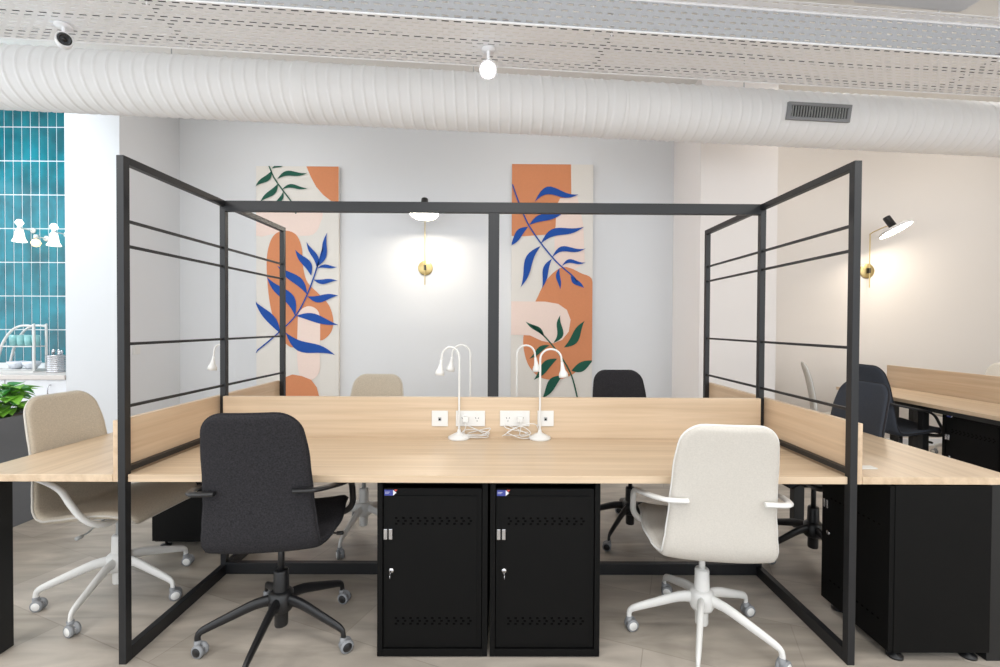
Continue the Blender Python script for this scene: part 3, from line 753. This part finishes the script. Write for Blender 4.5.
LL = [('pink', zl(cr2([(42, 160), (120, 150), (213, 160), (214, 195), (195, 225), (150, 228), (100, 222), (42, 228)], 3))),
      ('orange', zl([(177, 40), (266, 40), (266, 137), (243, 136), (222, 120), (203, 98), (189, 72)])),
      ('orange', zl(cr2([(72, 330), (74, 270), (90, 228), (120, 215), (150, 226), (165, 262), (168, 310), (180, 352), (212, 385), (238, 415), (249, 455), (241, 488), (214, 507), (205, 470), (180, 440), (158, 470), (150, 520), (130, 522), (105, 490), (82, 420)]))),
      ('pink', zl(cr2([(154, 470), (158, 432), (184, 416), (210, 432), (214, 480), (213, 540), (212, 590), (190, 613), (163, 606), (153, 560)]))),
      ('orange', zl([(100, 700), (100, 640), (118, 606), (140, 598), (165, 602), (190, 612), (205, 632), (222, 700)]))]
LL.append(('pink', zl([(0, 0), (0, 0)])))
LL += branch(zl, 'green', [(78, 42), (92, 75), (115, 108), (140, 142), (150, 170)], [(85, 50, 118, 42, 7, -.1), (100, 78, 180, 62, 16, -.15), (86, 55, 42, 97, 18, -.12), (112, 106, 182, 102, 12, -.15), (102, 90, 55, 138, 18, -.1), (116, 112, 90, 155, 12, -.1)])
LL += branch(zl, 'blue', [(40, 540), (100, 490), (150, 440), (182, 380), (207, 310), (222, 260)],
             [(205, 312, 233, 220, 17, .12), (206, 315, 178, 245, 17, .12), (190, 335, 148, 266, 24, .12), (207, 315, 260, 312, 11, -.1), (196, 345, 260, 348, 15, .1), (180, 390, 263, 388, 22, .12),
              (180, 385, 100, 308, 26, .1), (148, 442, 72, 338, 32, .14), (150, 442, 263, 466, 25, -.06), (108, 488, 40, 403, 27, .05), (122, 486, 254, 546, 34, .14)])
canvas(256, 338.5, 166, 412, 'tall painted canvas at left with a large cobalt branch over terracotta', LL)
zr = zc_(500)
RL = [('pink', zr([(145, 120), (205, 120), (222, 200), (226, 300), (180, 330), (145, 300)])),
      ('orange', zr([(28, 36), (189, 36), (190, 127), (160, 129), (150, 150), (148, 205), (140, 220), (120, 226), (60, 230), (28, 229)])),
      ('orange', zr(cr2([(62, 500), (75, 440), (96, 400), (125, 345), (168, 312), (215, 328), (248, 352), (248, 450), (248, 556), (222, 572), (190, 600), (150, 612), (108, 606), (80, 580), (66, 545)]))),
      ('pink', zr([(28, 403), (120, 404), (155, 410), (178, 426), (188, 452), (183, 484), (165, 506), (142, 515), (110, 508), (80, 494), (28, 492)])),
      ('pink', []), ('pink', [])]
RL += branch(zr, 'green', [(206, 660), (190, 600), (165, 555), (135, 515), (105, 483), (85, 468)],
             [(118, 498, 68, 457, 15, .1), (142, 514, 160, 440, 20, .2), (170, 526, 225, 455, 26, .12), (132, 520, 78, 556, 16, .1), (152, 556, 90, 612, 26, .1), (190, 588, 248, 560, 28, .05), (166, 600, 112, 662, 28, .1), (186, 598, 166, 600, 3, 0)])
RL += branch(zr, 'blue', [(33, 92), (50, 140), (75, 198), (110, 250), (150, 298), (192, 335), (205, 350)],
             [(92, 139, 209, 119, 25, -.25), (78, 200, 166, 170, 22, -.1), (75, 205, 26, 257, 22, .1), (108, 250, 224, 205, 24, -.15), (108, 256, 55, 366, 25, .12), (138, 287, 228, 263, 17, -.2), (138, 290, 112, 368, 18, .1), (164, 310, 228, 300, 12, -.2), (158, 315, 160, 372, 13, .1), (188, 335, 224, 368, 16, .1)])
canvas(512, 591.5, 164, 412, 'tall painted canvas at right with cobalt and green branches', RL)
# ------------------------------------------------------------------ kitchen corner
ZK = .872; YKF = Ycl + .02
ct = MB().box(XL + .02, xcl0 - .004, YKF - .03, YK + .004, ZK - .045, ZK).build('worktop', 'counter', bevel=.003); tag(ct, 'pale worktop with a dish rack below the teal tiles', 'worktop')
kx = [xcl0 - .006, xcl0 - .62, xcl0 - 1.24, XL + .3]
for i in range(2):
    x1, x0_ = kx[i], kx[i + 1] + .004
    r_ = thing('kitchen_cabinet', ['white kitchen cabinet nearest the wall pier under the worktop', 'white kitchen cabinet further left under the worktop'][i], 'cabinet', ((x0_ + x1) / 2, YKF, 0), 0, 'white kitchen cabinets'); r_['w'] = tuple(r_.location)
    MB().box(x0_, x1, YKF + .02, YK, .0, ZK - .046).build('carcass', 'cupboard', r_, .002)
    dd_ = MB().box(x0_ + .003, x1 - .003, YKF, YKF + .019, .1, ZK - .05).build('door', 'cupboard', r_, .002)
    MB().tube(arc([(x1 - .16, YKF, ZK - .10), (x1 - .16, YKF - .03, ZK - .11), (x1 - .16, YKF - .03, ZK - .19), (x1 - .16, YKF, ZK - .2)], 4), .005, 8).build('handle', 'steel', dd_, loc=r_['w'])
# dish rack
yk = (YKF + YK) / 2 + .02
def kp(x, y): return P(x, y, yk)
a = P(34, 366, yk - .11).x; h1 = kp(20, 326).z; w_ = .44
rk = thing('dish_rack', 'white wire dish rack on the kitchen worktop', 'dish rack', (a - w_ / 2, yk, ZK)); rk['w'] = tuple(rk.location)
for yy in (yk - .11, yk + .02):
    pts = [(a, yy, ZK + .012), (a, yy, h1 - .02), (a - .02, yy, h1), (a - .14, yy, h1), (a - .24, yy, h1 - .06), (a - .33, yy, h1 - .2), (a - .38, yy, ZK + .1), (a - .4, yy, ZK + .012)]
    MB().tube(arc(pts, 5), .012, 8).build('hoop', 'whiteplastic', rk)
zs_ = kp(20, 346).z
b = MB()
for k in range(9):
    yy = yk - .1 + .11 * k / 8; b.tube([(a - .36, yy, ZK + .02), (a, yy, ZK + .02)], .003, 6); b.tube([(a - .33, yy, zs_), (a, yy, zs_)], .003, 6)
for zz_ in (ZK + .02, zs_):
    for yy in (yk - .11, yk + .02): b.tube([(a - .36, yy, zz_), (a, yy, zz_)], .006, 6)
    for xx in (a, a - .34): b.tube([(xx, yk - .11, zz_), (xx, yk + .02, zz_)], .006, 6)
b.tube([(a - .4, yk - .11, ZK + .012), (a - .4, yk + .02, ZK + .012)], .006, 6)
b.box(a - .4, a + .01, yk - .13, yk + .04, ZK, ZK + .01)
b.build('wire_shelf', 'whiteplastic', rk)
for k in range(4):
    cx_ = a - .045 - k * .078
    o = MB().lathe([(.0, 0), (.028, 0), (.036, .115), (.034, .115), (.022, .006), (0, .006)], (cx_, yk - .045, zs_ + .004), n=16).build('glass_tumbler', 'cup')
    tag(o, ['teal tumbler at the right end of the dish rack shelf', 'second teal tumbler from the right on the dish rack shelf', 'third teal tumbler from the right on the dish rack shelf', 'leftmost teal tumbler on the dish rack shelf'][k], 'glass', 'tumblers on the dish rack')
for k, (dx_, lab) in enumerate(((.09, 'white bowl under the tumblers, nearer the pier'), (.25, 'white bowl under the tumblers, at the left'))):
    o = MB().lathe([(0, 0), (.035, 0), (.07, .05), (.075, .08), (.07, .08), (.062, .05), (.03, .008), (0, .008)], (a - dx_, yk - .045, ZK + .027), n=24).build('bowl', 'china'); tag(o, lab, 'bowl', 'bowls in the dish rack')
# cutlery canister
ck = P(56.5, 365.5, yk - .1)
ca_ = thing('cutlery_holder', 'ribbed steel cutlery holder on the worktop beside the pier', 'cutlery holder', (ck.x, yk - .1, ZK)); ca_['w'] = (0, 0, 0)
pr = [(0, 0), (.075, 0), (.078, .006)]
for k in range(8): pr += [(.078, .012 + k * .02), (.072, .018 + k * .02), (.078, .024 + k * .02)]
pr += [(.08, .178), (.074, .178), (.072, .01), (0, .01)]
MB().lathe(pr, n=24).build('canister', 'steel', ca_)
for k, (dx_, dy_, hh_) in enumerate(((-.04, .01, .24), (0, -.03, .25), (.035, .02, .235), (-.01, .035, .245), (.045, -.015, .225))):
    o = MB().tube([(ck.x + dx_ * .5, yk - .1 + dy_ * .5, ZK + .012), (ck.x + dx_, yk - .1 + dy_, ZK + hh_ - .03)], .004, 6)
    o.lathe([(0, -.03), (.012, -.018), (.016, 0), (.01, .02), (0, .026)], (ck.x + dx_, yk - .1 + dy_, ZK + hh_ - .03), (0, .2, 1), 10)
    o = o.build('spoon', 'steel'); tag(o, 'steel spoon standing in the ribbed cutlery holder', 'spoon', 'spoons in the cutlery holder')
# small wall lamps in front of the tiles
def tulip(px, py, Y, kind, label, mt):
    c = P(px, py, Y); r_ = thing('wall_lamp', label, 'wall light', (c.x, c.y, c.z), 0, 'kitchen wall lamps'); r_['w'] = (0, 0, 0)
    if kind: MB().lathe([(0, .1), (.03, .095), (.036, .06), (.045, .0), (.064, -.04), (.055, -.045), (.035, -.02), (0, -.01)], n=10).build('glass_shade', mt, r_)
    else: MB().lathe([(0, -.045), (.028, -.036), (.045, 0), (.028, .036), (0, .045)], n=20).build('glass_globe', mt, r_)
    zt = .09 if kind else .05
    MB().lathe([(0, zt), (.022, zt), (.018, zt + .04), (0, zt + .045)]).build('socket', 'whiteplastic', r_)
    if kind: MB().lathe([(0, .13), (.02, .135), (.038, .165), (.02, .2), (0, .205)], n=14).build('bulb', mt, r_)
    MB().tube([(0, 0, zt + .02), (0, YK - c.y, zt + .02)], .006, 8).build('arm', 'whiteplastic', r_)
    MB().lathe([(0, 0), (.03, 0), (.03, .01), (0, .01)], (0, YK - c.y, zt + .02), (0, -1, 0), 18).build('wall_plate', 'whiteplastic', r_)
tulip(19.5, 238, 5.02, 1, 'brightest tulip-shaped wall lamp on the teal tiles, at the left', 'pendant')
tulip(36, 243, 5.05, 0, 'small amber globe wall lamp between the two tulip-shaped ones', 'pendantdim')
tulip(54, 242, 5.02, 1, 'tulip-shaped wall lamp on the teal tiles, nearest the pier', 'pendant')
# ------------------------------------------------------------------ planter
XPL = -3.3
pl = thing('planter', 'long dark grey planter box at the left edge below the kitchen worktop', 'planter', (XPL - .18, 3.1, 0)); pl['w'] = tuple(pl.location)
b = MB(); a0_, a1_, b0_, b1_ = XPL - .36, XPL, 2.3, 3.5; e = .02
b.box(a0_, a0_ + e, b0_, b1_, 0, .75); b.box(a1_ - e, a1_, b0_, b1_, 0, .75); b.box(a0_ + e, a1_ - e, b0_, b0_ + e, 0, .75); b.box(a0_ + e, a1_ - e, b1_ - e, b1_, 0, .75); b.box(a0_ + e, a1_ - e, b0_ + e, b1_ - e, 0, .05)
b.build('box', 'planter', pl, .003)
MB().box(a0_ + e, a1_ - e, b0_ + e, b1_ - e, .05, .70).build('soil', 'soil', pl)
def plant(x, y, seed, label, hgt, nl, mt):
    rnd = random.Random(seed)
    r_ = thing('leafy_plant', label, 'plant', (x, y, .70), 0, 'plants in the planter'); r_['w'] = (0, 0, 0)
    lf = MB(); stp = MB()
    for i in range(nl):
        a = rnd.uniform(0, 2 * PI); h_ = rnd.uniform(.25, 1) * hgt; rr = rnd.uniform(.02, .13) * (1.2 - h_ / hgt * .5)
        c_ = Vector((math.cos(a) * rr * .85, math.sin(a) * rr, h_))
        stp.tube(arc([(0, 0, 0), (c_.x * .35, c_.y * .35, h_ * .6), tuple(c_)], 3), .0022, 5)
        Ld = Vector((math.cos(a + rnd.uniform(-.6, .6)), math.sin(a + rnd.uniform(-.6, .6)), rnd.uniform(-.35, .4))).normalized()
        ll = rnd.uniform(.09, .145); ww = ll * .36; sd = Ld.cross(Vector((0, 0, 1))).normalized(); nn = sd.cross(Ld)
        lf.m = 0 if rnd.random() < .7 else 1
        cols = []
        for k in range(7):
            t_ = k / 6; wd = ww * math.sin(PI * (.06 + .94 * t_) ** .7) if 0 < k < 6 else .001
            cc = c_ + Ld * ll * t_ - nn * (ll * .25 * t_ * t_)
            cols.append((cc + sd * wd + nn * wd * .3, cc, cc - sd * wd + nn * wd * .3))
        vs_ = [v for cl in cols for v in cl]; fs_ = []
        for k in range(6): fs_ += [(3 * k, 3 * k + 1, 3 * k + 4, 3 * k + 3), (3 * k + 1, 3 * k + 2, 3 * k + 5, 3 * k + 4)]
        lf.add(vs_, fs_, True)
    stp.build('stems', 'stem', r_)
    o = lf.build('leaves', ['leaf', 'leafdark'], r_); md = o.modifiers.new('s', 'SOLIDIFY'); md.thickness = .0012
plant(XPL - .17, 2.88, 4, 'bright green leafy plant in the grey planter at the photo edge', .29, 90, 0)
plant(XPL - .17, 3.2, 5, 'lower bright green leafy plant further back in the grey planter', .24, 70, 0)
# ------------------------------------------------------------------ light
W = bpy.data.worlds.new('world'); S.world = W; W.use_nodes = True
W.node_tree.nodes['Background'].inputs[0].default_value = (.9, .95, 1, 1); W.node_tree.nodes['Background'].inputs[1].default_value = 2.1
def area(x, y, z, sx, sy, pw, col, rot=(0, 0, 0)):  # unseen area light added as fill to brighten the room, no fixture
    l = bpy.data.lights.new('lamp', 'AREA'); l.shape = 'RECTANGLE'; l.size = sx; l.size_y = sy; l.energy = pw; l.color = col
    o = bpy.data.objects.new('fill_light', l); C.objects.link(o); o.location = (x, y, z); o.rotation_euler = rot
for x in (-3, 0, 3):
    area(x, -.9, 2.95, 1.2, .5, 24, (1, .98, .95)); area(x, .7, 2.95, 1.2, .5, 24, (1, .98, .95))
for x in (-2.5, .4, 3.2): area(x, 4.3, 3.8, 1.0, .3, 7, (1, .97, .93))
area(-5.2, 3.6, 3.75, 1.2, 1.2, 58, (.85, .93, 1))
area(5.2, 4.2, 3.8, 1.2, .4, 13, (1, .97, .93))
S.view_settings.view_transform = 'Standard'; S.view_settings.look = 'None'; S.view_settings.gamma = 1; S.view_settings.use_curve_mapping = False
S.view_settings.exposure = 0.06
for o in list(bpy.data.objects):
    if 'w' in o: del o['w']
